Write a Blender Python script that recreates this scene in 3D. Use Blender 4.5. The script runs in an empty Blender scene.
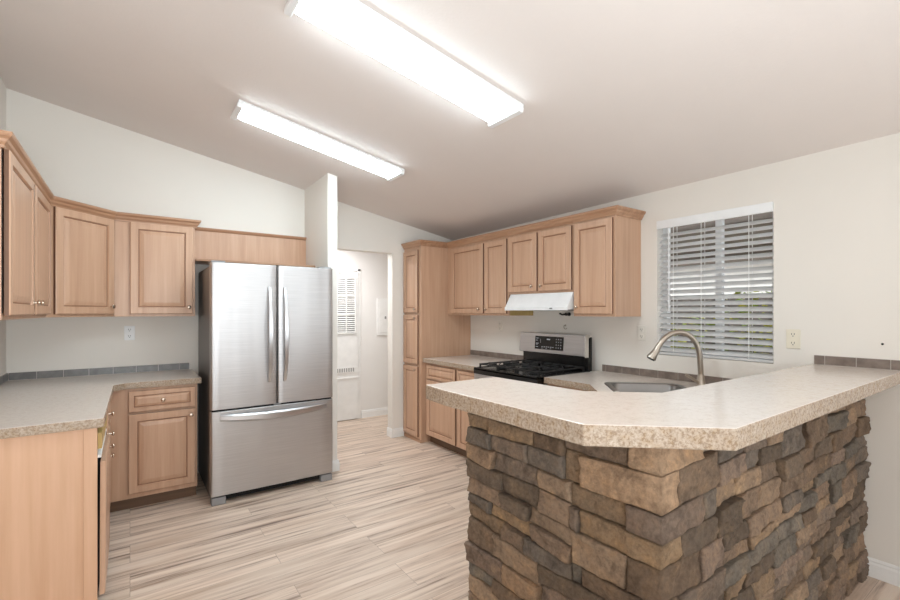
import bpy, bmesh, math, random
from mathutils import Vector, Matrix, noise

random.seed(7)
SC = bpy.context.scene
COL = SC.collection
PI = math.pi

# ------------------------------------------------------------------ camera
EYE = 1.42
cam_data = bpy.data.cameras.new('camera')
cam_data.sensor_width = 36.0
cam_data.lens = 18.0
cam_data.shift_y = 12.0 / 900.0
cam_data.clip_start = 0.05
cam = bpy.data.objects.new('camera', cam_data)
cam.location = (0, 0, EYE)
cam.rotation_euler = (PI / 2, 0, -math.atan(320 / 450))
COL.objects.link(cam)
SC.camera = cam

# ------------------------------------------------------------------ world, daylight, exposure
world = bpy.data.worlds.new('sky')
SC.world = world
world.use_nodes = True
bg = world.node_tree.nodes['Background']
bg.inputs['Color'].default_value = (0.86, 0.93, 1.0, 1)
bg.inputs['Strength'].default_value = 3.2


def area_light(name, loc, direction, sx, sy, power, color=(1, 1, 1)):
    d = bpy.data.lights.new(name, 'AREA')
    d.shape = 'RECTANGLE'
    d.size, d.size_y = sx, sy
    d.energy = power
    d.color = color
    o = bpy.data.objects.new(name, d)
    o.location = loc
    o.rotation_euler = Vector(direction).to_track_quat('-Z', 'Y').to_euler()
    COL.objects.link(o)
    return o


# daylight through the wide windows of the living room behind the camera
area_light('daylight_rear', (-1.75, -3.92, 1.35), (0.25, 1, 0.30), 5.0, 2.3, 66, (0.82, 0.93, 1.0))
area_light('daylight_side', (-4.52, -0.8, 1.35), (1, 0.1, 0.30), 3.4, 2.0, 35, (0.82, 0.93, 1.0))
area_light('daylight_east', (3.2, -2.2, 1.45), (-1, 0.35, 0.3), 2.0, 1.5, 78, (0.82, 0.93, 1.0))
# added fill without fixtures: one shining down, one up like a bounced flash
area_light('overhead_fill', (0.3, -1.6, 2.55), (0, 0.15, -1), 2.4, 1.6, 8, (0.86, 0.95, 1.0))
area_light('bounce_fill', (0.1, -0.7, 1.3), (-0.1, 0.55, 1), 1.4, 0.9, 62, (0.84, 0.94, 1.0))
area_light('hall_lamp', (1.9, 5.05, 2.25), (0, 0.12, -1), 0.5, 0.4, 15, (0.97, 0.98, 1.0))

SC.view_settings.view_transform = 'Standard'
SC.view_settings.look = 'None'
SC.view_settings.gamma = 1.0
SC.view_settings.use_curve_mapping = False
SC.view_settings.exposure = 0.40


# ------------------------------------------------------------------ materials
def srgb(r, g, b):
    def f(c):
        c /= 255.0
        return c / 12.92 if c <= 0.04045 else ((c + 0.055) / 1.055) ** 2.4
    return (f(r), f(g), f(b), 1)


class NT:
    """small helper around a material's node tree"""

    def __init__(self, name):
        self.m = bpy.data.materials.new(name)
        self.m.use_nodes = True
        self.t = self.m.node_tree
        self.b = self.t.nodes['Principled BSDF']

    def node(self, kind, **kw):
        n = self.t.nodes.new(kind)
        for k, v in kw.items():
            if k.startswith('i_'):
                n.inputs[k[2:].replace('_', ' ')].default_value = v
            else:
                setattr(n, k, v)
        return n

    def link(self, a, b):
        self.t.links.new(a, b)

    def set(self, **kw):
        for k, v in kw.items():
            self.b.inputs[k.replace('_', ' ')].default_value = v

    def coords(self, scale=(1, 1, 1), which='Object', rot=(0, 0, 0)):
        tc = self.node('ShaderNodeTexCoord')
        mp = self.node('ShaderNodeMapping')
        mp.inputs['Scale'].default_value = scale
        mp.inputs['Rotation'].default_value = rot
        self.link(tc.outputs[which], mp.inputs['Vector'])
        return mp.outputs['Vector']

    def noise(self, vec, scale, detail=4, rough=0.55):
        n = self.node('ShaderNodeTexNoise')
        n.inputs['Scale'].default_value = scale
        n.inputs['Detail'].default_value = detail
        n.inputs['Roughness'].default_value = rough
        if vec is not None:
            self.link(vec, n.inputs['Vector'])
        return n.outputs['Fac']

    def ramp(self, fac, stops):
        r = self.node('ShaderNodeValToRGB')
        el = r.color_ramp.elements
        while len(el) < len(stops):
            el.new(0.5)
        for e, (p, c) in zip(el, stops):
            e.position = p
            e.color = c
        self.link(fac, r.inputs['Fac'])
        return r.outputs['Color']

    def mix(self, fac, a, b, mode='MIX'):
        n = self.node('ShaderNodeMix', data_type='RGBA', blend_type=mode)
        for sock, v in ((n.inputs[0], fac), (n.inputs[6], a), (n.inputs[7], b)):
            if hasattr(v, 'links') or hasattr(v, 'is_linked'):
                self.link(v, sock)
            else:
                sock.default_value = v
        return n.outputs[2]

    def bump(self, h, strength=0.2, dist=0.01):
        n = self.node('ShaderNodeBump')
        n.inputs['Strength'].default_value = strength
        n.inputs['Distance'].default_value = dist
        self.link(h, n.inputs['Height'])
        self.link(n.outputs['Normal'], self.b.inputs['Normal'])

    def color(self, c):
        self.link(c, self.b.inputs['Base Color'])


def plain(name, rgb, rough=0.5, metal=0.0, spec=0.5, mottling=0.04):
    n = NT(name)
    n.set(Roughness=rough, Metallic=metal)
    n.b.inputs['Specular IOR Level'].default_value = spec
    c = srgb(*rgb)
    f = n.noise(n.coords(), 9.0, 3)
    lo = tuple(max(0, x * (1 - mottling)) for x in c[:3]) + (1,)
    hi = tuple(min(1, x * (1 + mottling)) for x in c[:3]) + (1,)
    n.color(n.ramp(f, [(0.3, lo), (0.7, hi)]))
    return n.m


def wall_mat(name, rgb, bump=0.12, scale=90):
    n = NT(name)
    n.set(Roughness=0.85)
    n.b.inputs['Specular IOR Level'].default_value = 0.25
    c = srgb(*rgb)
    v = n.coords()
    f = n.noise(v, 1.3, 3)
    n.color(n.ramp(f, [(0.3, tuple(x * 0.97 for x in c[:3]) + (1,)), (0.7, c)]))
    n.bump(n.noise(v, scale, 4), bump, 0.004)
    return n.m


def wood_mat(name, dark, mid, light, axis='Z', rough=0.38):
    n = NT(name)
    n.set(Roughness=rough)
    s = [26, 26, 26]
    s['XYZ'.index(axis)] = 1.3
    v = n.coords(tuple(s))
    g = n.noise(v, 1.0, 5, 0.6)
    s2 = [5, 5, 5]
    s2['XYZ'.index(axis)] = 0.5
    g2 = n.noise(n.coords(tuple(s2)), 1.0, 2)
    c1 = n.ramp(g, [(0.28, srgb(*dark)), (0.5, srgb(*mid)), (0.75, srgb(*light))])
    c2 = n.ramp(g2, [(0.3, (0.93, 0.92, 0.91, 1)), (0.7, (1, 1, 1, 1))])
    n.color(n.mix(1.0, c1, c2, 'MULTIPLY'))
    n.bump(g, 0.03, 0.002)
    return n.m


M = {}
M['wall'] = wall_mat('painted_wall', (236, 230, 222))
M['hall_wall'] = wall_mat('painted_hall_wall', (236, 232, 228))
M['ceiling'] = wall_mat('painted_ceiling', (232, 223, 218), 0.2, 60)
M['white'] = plain('white_trim_paint', (240, 238, 235), 0.4)
M['maple'] = wood_mat('maple', (192, 152, 125), (202, 163, 135), (210, 173, 146))
M['maple_rail'] = wood_mat('maple_moulding', (160, 118, 90), (182, 140, 110), (198, 158, 128), 'X')
M['maple_panel'] = wood_mat('maple_panel', (203, 160, 128), (210, 168, 137), (217, 176, 146))
M['maple_raw'] = wood_mat('raw_wood', (176, 146, 88), (196, 166, 104), (206, 178, 118))
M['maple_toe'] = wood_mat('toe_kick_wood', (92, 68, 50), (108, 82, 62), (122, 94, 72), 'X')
M['maple_edge_shade'] = plain('door_edge_shade', (112, 78, 56), 0.5)  # shade along door and drawer edges, put into the colour
M['maple_groove'] = plain('dark_groove', (150, 110, 84), 0.5)  # darker brown in the groove round the raised panel
M['black'] = plain('black_enamel', (16, 15, 15), 0.25)
M['iron'] = plain('cast_iron', (24, 24, 25), 0.55)
M['dark'] = plain('dark_recess', (14, 12, 11), 0.8)
M['rubber'] = plain('grey_plastic', (140, 138, 138), 0.5)
M['chrome'] = plain('bright_steel', (225, 222, 218), 0.16, 1.0)
M['handle'] = plain('satin_steel_handle', (206, 206, 208), 0.3, 1.0)
M['knob'] = plain('satin_nickel_knob', (206, 190, 174), 0.22, 1.0)
M['nickel'] = plain('brushed_nickel', (178, 168, 156), 0.3, 1.0)
M['sink'] = plain('satin_sink_steel', (142, 140, 138), 0.38, 1.0)
M['hood'] = plain('white_enamel', (240, 240, 240), 0.3)
M['almond'] = plain('almond_plastic', (232, 224, 206), 0.4)
M['plate'] = plain('cream_plate', (230, 225, 216), 0.4)
M['vinyl'] = plain('white_vinyl', (236, 236, 236), 0.4)
M['slat'] = plain('pale_grey_slat', (212, 211, 210), 0.45)
M['cord'] = plain('white_cord', (235, 235, 232), 0.7)
M['grout'] = plain('pale_grout', (196, 186, 178), 0.8)
M['mortar'] = plain('dark_mortar', (52, 45, 40), 0.9)
M['leaf'] = plain('green_leaf', (128, 150, 48), 0.5, 0, 0.4, 0.4)
M['leaf2'] = plain('yellow_green_leaf', (178, 176, 60), 0.5, 0, 0.4, 0.3)
M['stem'] = plain('brown_stem', (88, 70, 52), 0.8)
M['fence'] = wood_mat('weathered_fence', (78, 72, 68), (100, 92, 86), (120, 112, 104))
M['siding'] = plain('cream_siding', (226, 222, 214), 0.7)
M['eave'] = plain('brown_eave', (128, 118, 110), 0.8)
M['soil'] = plain('gravel', (150, 136, 120), 0.9, 0, 0.3, 0.25)
M['glyph'] = plain('pale_print', (190, 190, 196), 0.5)

n = NT('stainless_steel')
n.set(Metallic=1.0, Roughness=0.44)
n.b.inputs['Anisotropic'].default_value = 0.15
n.color(n.ramp(n.noise(n.coords((3, 3, 220)), 1.0, 3), [(0.3, srgb(186, 184, 184)), (0.7, srgb(200, 198, 198))]))
n.bump(n.noise(n.coords((4.5, 4.5, 0.35)), 1.0, 2), 0.35, 0.02)
M['steel'] = n.m
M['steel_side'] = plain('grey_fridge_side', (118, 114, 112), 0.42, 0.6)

n = NT('glass')
n.set(Roughness=0.02)
n.b.inputs['Base Color'].default_value = (1, 1, 1, 1)
n.b.inputs['Transmission Weight'].default_value = 1.0
n.b.inputs['IOR'].default_value = 1.01
M['glass'] = n.m

n = NT('lit_diffuser')
n.b.inputs['Base Color'].default_value = (0.3, 0.3, 0.3, 1)
n.b.inputs['Emission Color'].default_value = (0.78, 0.93, 1.0, 1)
n.b.inputs['Emission Strength'].default_value = 16.5
M['lamp'] = n.m


def laminate(name, contrast, base=(223, 212, 202), pale=(234, 226, 216), lift=0.0):
    n = NT(name)
    n.set(Roughness=0.2)
    v = n.coords()
    f = n.noise(v, 120, 5, 0.7)
    g = n.noise(v, 38, 4, 0.6)
    spot = (136, 112, 88)

    def toward(c):
        return srgb(*[b + (a - b) * contrast for a, b in zip(c, base)])
    c1 = n.ramp(f, [(0.34 + lift, toward(spot)), (0.47 + lift, toward(base)), (0.6, toward(base)), (0.72, toward(pale))])
    c2 = n.ramp(g, [(0.35, toward((176, 154, 130))), (0.5, srgb(*base)), (0.68, toward(pale))])
    n.color(n.mix(0.45, c1, c2))
    return n.m


M['counter'] = laminate('speckled_laminate', 0.25)
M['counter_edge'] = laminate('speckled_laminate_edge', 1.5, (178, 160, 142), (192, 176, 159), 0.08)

# floor planks, running along x
n = NT('vinyl_plank_floor')
n.set(Roughness=0.42)
tc = n.node('ShaderNodeTexCoord')
br = n.node('ShaderNodeTexBrick', offset=0.43, offset_frequency=3, squash=1.0)
br.inputs['Scale'].default_value = 1.0
br.inputs['Brick Width'].default_value = 1.22
br.inputs['Row Height'].default_value = 0.125
br.inputs['Mortar Size'].default_value = 0.0012
br.inputs['Mortar Smooth'].default_value = 0.3
br.inputs['Bias'].default_value = 0.0
br.inputs['Color1'].default_value = (0, 0, 0, 1)
br.inputs['Color2'].default_value = (1, 1, 1, 1)
br.inputs['Mortar'].default_value = (0.5, 0.5, 0.5, 1)
n.link(tc.outputs['Object'], br.inputs['Vector'])
off = n.node('ShaderNodeVectorMath', operation='MULTIPLY_ADD')
n.link(br.outputs['Color'], off.inputs[0])
off.inputs[1].default_value = (13.0, 7.0, 0)
n.link(tc.outputs['Object'], off.inputs[2])
mp = n.node('ShaderNodeMapping')
mp.inputs['Scale'].default_value = (1.1, 22, 1)
n.link(off.outputs[0], mp.inputs['Vector'])
g1 = n.noise(mp.outputs['Vector'], 1.0, 6, 0.65)
mp2 = n.node('ShaderNodeMapping')
mp2.inputs['Scale'].default_value = (0.7, 9, 1)
n.link(off.outputs[0], mp2.inputs['Vector'])
g2 = n.noise(mp2.outputs['Vector'], 1.0, 3, 0.5)
c1 = n.ramp(g1, [(0.34, srgb(132, 112, 98)), (0.44, srgb(206, 183, 165)), (0.54, srgb(228, 208, 190)), (0.75, srgb(240, 225, 210))])
c2 = n.ramp(g2, [(0.32, srgb(236, 229, 223)), (0.5, (1, 1, 1, 1))])
c3 = n.mix(1.0, c1, c2, 'MULTIPLY')
c4 = n.mix(1.0, c3, n.ramp(br.outputs['Color'], [(0.0, (0.86, 0.85, 0.84, 1)), (1.0, (1, 1, 1, 1))]), 'MULTIPLY')
c5 = n.mix(br.outputs['Fac'], c4, srgb(160, 140, 124))
n.color(c5)
n.bump(g1, 0.05, 0.003)
M['floor'] = n.m

# stones: one colour per stone (attribute), weathered with noise
n = NT('ledge_stone')
n.set(Roughness=0.85)
n.b.inputs['Specular IOR Level'].default_value = 0.25
at = n.node('ShaderNodeAttribute', attribute_name='stone')
v = n.coords()
f = n.noise(v, 14, 6, 0.65)
g = n.noise(v, 60, 4, 0.7)
w = n.ramp(f, [(0.3, (0.62, 0.6, 0.6, 1)), (0.48, (0.98, 0.97, 0.97, 1)), (0.58, (1.05, 1.0, 0.95, 1)), (0.72, (1.45, 1.36, 1.2, 1))])
c = n.mix(1.0, at.outputs['Color'], w, 'MULTIPLY')
c = n.mix(1.0, c, n.ramp(g, [(0.3, (0.7, 0.7, 0.7, 1)), (0.6, (1.1, 1.1, 1.1, 1))]), 'MULTIPLY')
n.color(c)
n.bump(n.noise(v, 38, 10, 0.75), 0.9, 0.018)
M['stone'] = n.m

# backsplash tile
n = NT('brown_tile')
n.set(Roughness=0.28)
v = n.coords()
n.color(n.ramp(n.noise(v, 16, 5), [(0.3, srgb(112, 98, 90)), (0.55, srgb(134, 120, 111)), (0.75, srgb(150, 136, 126))]))
M['tile'] = n.m
n = NT('grey_tile')
n.set(Roughness=0.28)
v = n.coords()
n.color(n.ramp(n.noise(v, 16, 5), [(0.3, srgb(96, 92, 90)), (0.55, srgb(114, 110, 107)), (0.75, srgb(128, 124, 121))]))
M['tile_grey'] = n.m


# ------------------------------------------------------------------ building helpers
def link(name, bm, mat, parent=None, bevel=0.0, smooth=False, seg=2):
    bmesh.ops.recalc_face_normals(bm, faces=bm.faces[:])
    me = bpy.data.meshes.new(name)
    bm.to_mesh(me)
    bm.free()
    for m in (mat if isinstance(mat, (list, tuple)) else [mat]):
        me.materials.append(m)
    o = bpy.data.objects.new(name, me)
    COL.objects.link(o)
    if parent is not None:
        o.parent = parent
    if bevel > 0:
        b = o.modifiers.new('edges', 'BEVEL')
        b.width = bevel
        b.segments = seg
        b.limit_method = 'ANGLE'
        b.angle_limit = 0.6
    if smooth:
        for p in me.polygons:
            p.use_smooth = True
        try:
            me.set_sharp_from_angle(angle=0.7)
        except Exception:
            pass
    return o


def thing(name, label, cat, loc=(0, 0, 0), rot=0.0, group=None):
    o = bpy.data.objects.new(name, None)
    o.empty_display_size = 0.1
    COL.objects.link(o)
    o.location = loc
    o.rotation_euler = (0, 0, rot)
    return tag(o, label, cat, group)


def tag(o, label, cat, group=None):
    o['label'] = label
    o['category'] = cat
    if group:
        o['group'] = group
    return o


def structure(o, label=None):
    o['kind'] = 'structure'
    if label:
        o['label'] = label
    return o


def box(bm, x0, x1, y0, y1, z0, z1, mi=0):
    vs = [bm.verts.new((x, y, z)) for x in (x0, x1) for y in (y0, y1) for z in (z0, z1)]
    for a in ((0, 1, 3, 2), (4, 6, 7, 5), (0, 4, 5, 1), (2, 3, 7, 6), (0, 2, 6, 4), (1, 5, 7, 3)):
        f = bm.faces.new([vs[i] for i in a])
        f.material_index = mi
    return vs


def boxes(*bs):
    bm = bmesh.new()
    for b in bs:
        box(bm, *b)
    return bm


def prism(bm, pts, a0, a1, axis='z', mi=0, mi_side=None):
    """polygon pts in the plane across `axis`, extruded from a0 to a1"""
    def P(p, a):
        if axis == 'z':
            return (p[0], p[1], a)
        if axis == 'y':
            return (p[0], a, p[1])
        return (a, p[0], p[1])
    lo = [bm.verts.new(P(p, a0)) for p in pts]
    hi = [bm.verts.new(P(p, a1)) for p in pts]
    f = bm.faces.new(lo); f.material_index = mi
    f = bm.faces.new(hi); f.material_index = mi
    k = len(pts)
    for i in range(k):
        f = bm.faces.new((lo[i], lo[(i + 1) % k], hi[(i + 1) % k], hi[i]))
        f.material_index = mi if mi_side is None else mi_side


def loft(bm, loops, cap=True, close=False):
    rows = [[bm.verts.new(p) for p in L] for L in loops]
    k = len(rows[0])
    for a, b in zip(rows, rows[1:] + ([rows[0]] if close else [])):
        for i in range(k):
            bm.faces.new((a[i], a[(i + 1) % k], b[(i + 1) % k], b[i]))
    if cap and not close:
        bm.faces.new(rows[0][::-1])
        bm.faces.new(rows[-1])


def lathe(bm, prof, origin, axis=(0, 0, 1), seg=20):
    """prof: list of (distance along axis, radius)"""
    q = Vector((0, 0, 1)).rotation_difference(Vector(axis).normalized())
    o = Vector(origin)
    loops = []
    for h, r in prof:
        loops.append([o + q @ Vector((r * math.cos(2 * PI * i / seg), r * math.sin(2 * PI * i / seg), h)) for i in range(seg)])
    loft(bm, loops)


def tube(bm, pts, rad, seg=14, flat=1.0):
    pts = [Vector(p) for p in pts]
    rr = rad if isinstance(rad, (list, tuple)) else [rad] * len(pts)
    loops = []
    nrm = None
    for i, p in enumerate(pts):
        t = (pts[min(i + 1, len(pts) - 1)] - pts[max(i - 1, 0)]).normalized()
        if nrm is None:
            a = Vector((0, 0, 1)) if abs(t.z) < 0.9 else Vector((1, 0, 0))
            nrm = (a - t * a.dot(t)).normalized()
        else:
            nrm = (nrm - t * nrm.dot(t)).normalized()
        bn = t.cross(nrm)
        loops.append([p + nrm * rr[i] * flat * math.cos(2 * PI * k / seg) + bn * rr[i] * math.sin(2 * PI * k / seg) for k in range(seg)])
    loft(bm, loops)


def catmull(pts, n=8):
    pts = [Vector(p) for p in pts]
    P = [pts[0] * 2 - pts[1]] + pts + [pts[-1] * 2 - pts[-2]]
    out = []
    for i in range(1, len(P) - 2):
        a, b, c, d = P[i - 1], P[i], P[i + 1], P[i + 2]
        for k in range(n):
            t = k / n
            out.append(0.5 * (2 * b + (c - a) * t + (2 * a - 5 * b + 4 * c - d) * t * t + (3 * b - a - 3 * c + d) * t ** 3))
    out.append(pts[-1])
    return out


def sweep(bm, path, prof):
    """path: open polyline in XY (outside on its right-hand side); prof: closed list of (outward, z)"""
    P = [Vector(p) for p in path]
    loops = []
    for i, p in enumerate(P):
        def nr(a, b):
            d = (b - a).normalized()
            return Vector((d.y, -d.x))
        if i == 0:
            m = nr(P[0], P[1])
        elif i == len(P) - 1:
            m = nr(P[-2], P[-1])
        else:
            n1, n2 = nr(P[i - 1], p), nr(p, P[i + 1])
            m = (n1 + n2).normalized()
            m = m / max(0.3, m.dot(n1))
        loops.append([(p.x + m.x * o, p.y + m.y * o, z) for o, z in prof])
    loft(bm, loops)


# ------------------------------------------------------------------ the room
XW, YB, XL = 3.25, 4.52, -0.73           # right wall, back wall, left wall
XR = -0.85                               # ridge
SL = 0.185


def zc(x):
    return 2.315 + SL * (3.2 - x) if x >= XR else 2.315 + SL * (3.2 - XR) - SL * (XR - x)


ZUP = 0.09
YT = 0.011                               # the ceiling rises a little towards the living room
structure(link('floor', boxes((-4.75, 3.4, -4.15, 5.75, -0.1, 0.0)), M['floor']))
bm = bmesh.new()
prism(bm, [(-4.75, zc(-4.75)), (XR, zc(XR)), (3.4, zc(3.4)), (3.4, zc(3.4) + 0.12), (XR, zc(XR) + 0.12), (-4.75, zc(-4.75) + 0.12)], -4.15, 5.75, 'y')
for v_ in bm.verts:
    v_.co.z += YT * (YB - v_.co.y)
structure(link('ceiling', bm, M['ceiling']))

# right wall with the window opening
WY0, WY1, WZ0, WZ1 = 1.111, 1.867, 1.098, 2.105
zt = zc(XW) + 0.09
bm = bmesh.new()
box(bm, XW, XW + 0.13, -4.15, WY0, 0, zt)
box(bm, XW, XW + 0.13, WY1, 5.75, 0, zt)
box(bm, XW, XW + 0.13, WY0, WY1, 0, WZ0)
box(bm, XW, XW + 0.13, WY0, WY1, WZ1, zt)
structure(link('wall_right', bm, M['wall']))


def slope_wall(bm, x0, x1, z0, y0, y1):
    xs = [x0] + ([XR] if x0 < XR < x1 else []) + [x1]
    prism(bm, [(x0, z0), (x1, z0)] + [(x, zc(x) + ZUP) for x in reversed(xs)], y0, y1, 'y')


bm = bmesh.new()
slope_wall(bm, -4.75, 1.515, 0, YB, YB + 0.11)
slope_wall(bm, 1.515, 2.415, 2.085, YB, YB + 0.11)
slope_wall(bm, 2.415, XW, 0, YB, YB + 0.11)
structure(link('wall_back', bm, M['wall']))
bm = bmesh.new()
slope_wall(bm, 1.425, 1.515, 0, 3.87, YB)
structure(link('wall_wing', bm, M['wall'], bevel=0.004))
bm = bmesh.new()
slope_wall(bm, XR, XL, 0, 2.42, YB)
structure(link('wall_left', bm, M['wall']))
bm = bmesh.new()
slope_wall(bm, XR, XW, 0, 5.6, 5.7)
structure(link('wall_hall', bm, M['hall_wall']))
bm = bmesh.new()
slope_wall(bm, -0.3, -0.2, 0, YB + 0.11, 5.6)
structure(link('wall_hall_end', bm, M['hall_wall']))
bm = bmesh.new()
slope_wall(bm, -4.75, -4.6, 0, -4.15, YB)
structure(link('wall_far_left', bm, M['wall']))
bm = bmesh.new()
slope_wall(bm, -4.75, 3.4, 0, -4.15, -4.0)
structure(link('wall_rear', bm, M['wall']))

# baseboards
BB = [(0, 0), (0.014, 0), (0.014, 0.07), (0.009, 0.082), (0.011, 0.088), (0.005, 0.1), (0, 0.1)]


def baseboard(name, path):
    bm = bmesh.new()
    sweep(bm, path, BB)
    structure(link(name, bm, M['white'], bevel=0.001))


baseboard('baseboard_right', [(XW - 0.001, 0.70), (XW - 0.001, -4.0)])
baseboard('baseboard_back', [(2.415, YB + 0.11), (2.414, YB - 0.001), (2.558, YB - 0.001)])
baseboard('baseboard_wing', [(1.424, 4.5), (1.424, 3.869), (1.516, 3.869), (1.516, YB + 0.1)])
baseboard('baseboard_hall', [(2.52, 5.599), (XW, 5.599)])

# hall closet door (white, louvred grilles)
dr = structure(link('door_1', boxes((1.86, 2.463, 5.565, 5.598, 0.012, 1.945)), M['white'], bevel=0.003),
               'white closet door with tall louvred grille seen through the hall opening')
bm = bmesh.new()
for k in range(27):
    z = 1.15 + k * 0.0268
    vs = [(0, 5.566, z), (0, 5.552, z + 0.006), (0, 5.552, z + 0.009), (0, 5.566, z + 0.02)]
    loft(bm, [[(x, p[1], p[2]) for p in vs] for x in (1.92, 2.42)])
for x in (1.92, 2.045, 2.17, 2.295, 2.42):
    box(bm, x - 0.006, x + 0.006, 5.546, 5.567, 1.14, 1.875)
for z in (1.144, 1.39, 1.63, 1.872):
    box(bm, 1.914, 2.426, 5.548, 5.567, z - 0.006, z + 0.006)
o = link('return_air_grille', bm, M['white'], dr)
link('grille_opening', boxes((1.92, 2.42, 5.5635, 5.5645, 1.15, 1.87)), plain('grille_shadow_grey', (118, 116, 114), 0.8), dr)
bm = boxes((1.93, 2.43, 5.556, 5.566, 0.625, 0.70))
o = link('lower_vent', bm, M['white'], dr)
link('vent_slots', boxes(*[(1.95 + k * 0.031, 1.968 + k * 0.031, 5.554, 5.558, 0.638, 0.688) for k in range(15)]), plain('vent_slot_grey', (160, 158, 156), 0.7), o)
link('door_rail', boxes((1.86, 2.463, 5.555, 5.566, 0.545, 0.565)), M['white'], dr, 0.002)
link('door_latch', boxes((2.20, 2.215, 5.55, 5.566, 1.915, 1.935)), M['nickel'], dr, 0.002)
structure(link('trim_1', boxes((2.468, 2.51, 5.585, 5.599, 0, 1.99), (1.8, 2.51, 5.585, 5.599, 1.962, 1.99)), M['white'], bevel=0.003))
t = thing('breaker_panel', 'white breaker box cover on the hallway wall beside the grille door', 'breaker box', (2.87, 5.6, 1.1))
link('cover', boxes((-0.12, 0.13, -0.018, -0.001, 0, 0.51)), M['white'], t, 0.004)
link('door', boxes((-0.095, 0.105, -0.024, -0.0185, 0.04, 0.47)), M['white'], t, 0.002)
link('latch', boxes((-0.01, 0.012, -0.031, -0.0245, 0.225, 0.26)), M['rubber'], t, 0.002)

# ------------------------------------------------------------------ window and blind
wf = bpy.data.objects.new('window_1', None)
COL.objects.link(wf)
wf.location = (XW + 0.1, (WY0 + WY1) / 2, WZ0)
structure(wf, 'kitchen window above the sink')
hw, hh = (WY1 - WY0) / 2, WZ1 - WZ0
link('window_frame', boxes((-0.02, 0.03, -hw, -hw + 0.035, 0, hh), (-0.02, 0.03, hw - 0.035, hw, 0, hh),
                           (-0.02, 0.03, -hw, hw, 0, 0.035), (-0.02, 0.03, -hw, hw, hh - 0.035, hh),
                           (-0.018, 0.022, -0.045, 0.0, 0.03, hh - 0.03)), M['vinyl'], wf, 0.003)
link('window_pane', boxes((0.004, 0.008, -hw + 0.03, hw - 0.03, 0.03, hh - 0.03)), M['glass'], wf)

bl = thing('window_blind', 'white slatted blind filling the window above the sink', 'blind', (XW, (WY0 + WY1) / 2, WZ0))
link('valance', boxes((-0.012, 0.004, -hw + 0.001, hw - 0.001, hh - 0.062, hh - 0.001)), M['hood'], bl, 0.003)
link('headrail', boxes((0.008, 0.062, -hw + 0.004, hw - 0.004, hh - 0.05, hh - 0.004)), M['slat'], bl, 0.002)
NS = 21
tilt = math.radians(35)
first = None
for k in range(NS):
    z = 0.042 + k * 0.0428
    if first is None:
        bm = bmesh.new()
        sec = []
        for i in range(7):
            u = -0.025 + 0.05 * i / 6
            sec.append((u, 0.0022 * (1 - (u / 0.025) ** 2)))
        prof = [(u, c + 0.0016) for u, c in sec] + [(u, c - 0.0012) for u, c in reversed(sec)]
        rot = [(u * math.cos(tilt) - c * math.sin(tilt), u * math.sin(tilt) + c * math.cos(tilt)) for u, c in prof]
        loft(bm, [[(a, y, b) for a, b in rot] for y in (-hw + 0.006, hw - 0.008)])
        first = link('slat', bm, M['slat'], bl)
        o = first
    else:
        o = first.copy()
        COL.objects.link(o)
        o.parent = bl
    o.location = (0.036, 0, z)
link('bottom_rail', boxes((0.012, 0.06, -hw + 0.006, hw - 0.008, 0.003, 0.02)), M['slat'], bl, 0.003)
for y in (hw - 0.12, 0.06, -hw + 0.14):
    bm = boxes((0.0085, 0.0105, y - 0.002, y + 0.002, 0.02, hh - 0.05), (0.0615, 0.063, y - 0.002, y + 0.002, 0.02, hh - 0.05))
    link('ladder_cord', bm, M['cord'], bl)
bm = bmesh.new()
tube(bm, [(0.0, hw - 0.09, hh - 0.065), (0.0, hw - 0.092, 0.33)], [0.004, 0.0055], 8)
link('tilt_wand', bm, M['vinyl'], bl, smooth=True)

# outdoors, seen between the slats
structure(link('floor_outside', boxes((3.4, 9, -4, 8, -0.3, -0.12)), M['soil']))
t = thing('patio_eave', 'dark brown eave overhanging outside the kitchen window', 'eave', (3.42, 2.2, 2.04))
link('soffit', boxes((0, 1.35, -3.0, 3.4, 0, 0.05)), M['eave'], t)
link('fascia', boxes((1.35, 1.40, -3.0, 3.4, -0.08, 0.06)), M['eave'], t)
t = thing('wood_fence', 'weathered grey wooden fence outside the kitchen window', 'fence', (5.6, 3.0, -0.12))
link('fence_boards', boxes(*[(0, 0.02, -3.5 + k * 0.15, -3.357 + k * 0.15, 0, 1.70 + 0.01 * ((k * 7) % 3)) for k in range(60)]), M['fence'], t)
link('fence_rail', boxes((-0.05, 0, -3.5, 5.5, 1.2, 1.29)), M['fence'], t)
t = thing('neighbour_house', 'cream house wall beyond the fence outside the window', 'house', (8.0, 3.5, -0.12))
link('house_wall', boxes((0, 0.2, -5, 5, 0, 2.35)), M['siding'], t)
link('house_roof', boxes((-0.5, 0.8, -5.2, 5.2, 2.35, 2.5)), M['eave'], t, 0.02)


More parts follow.
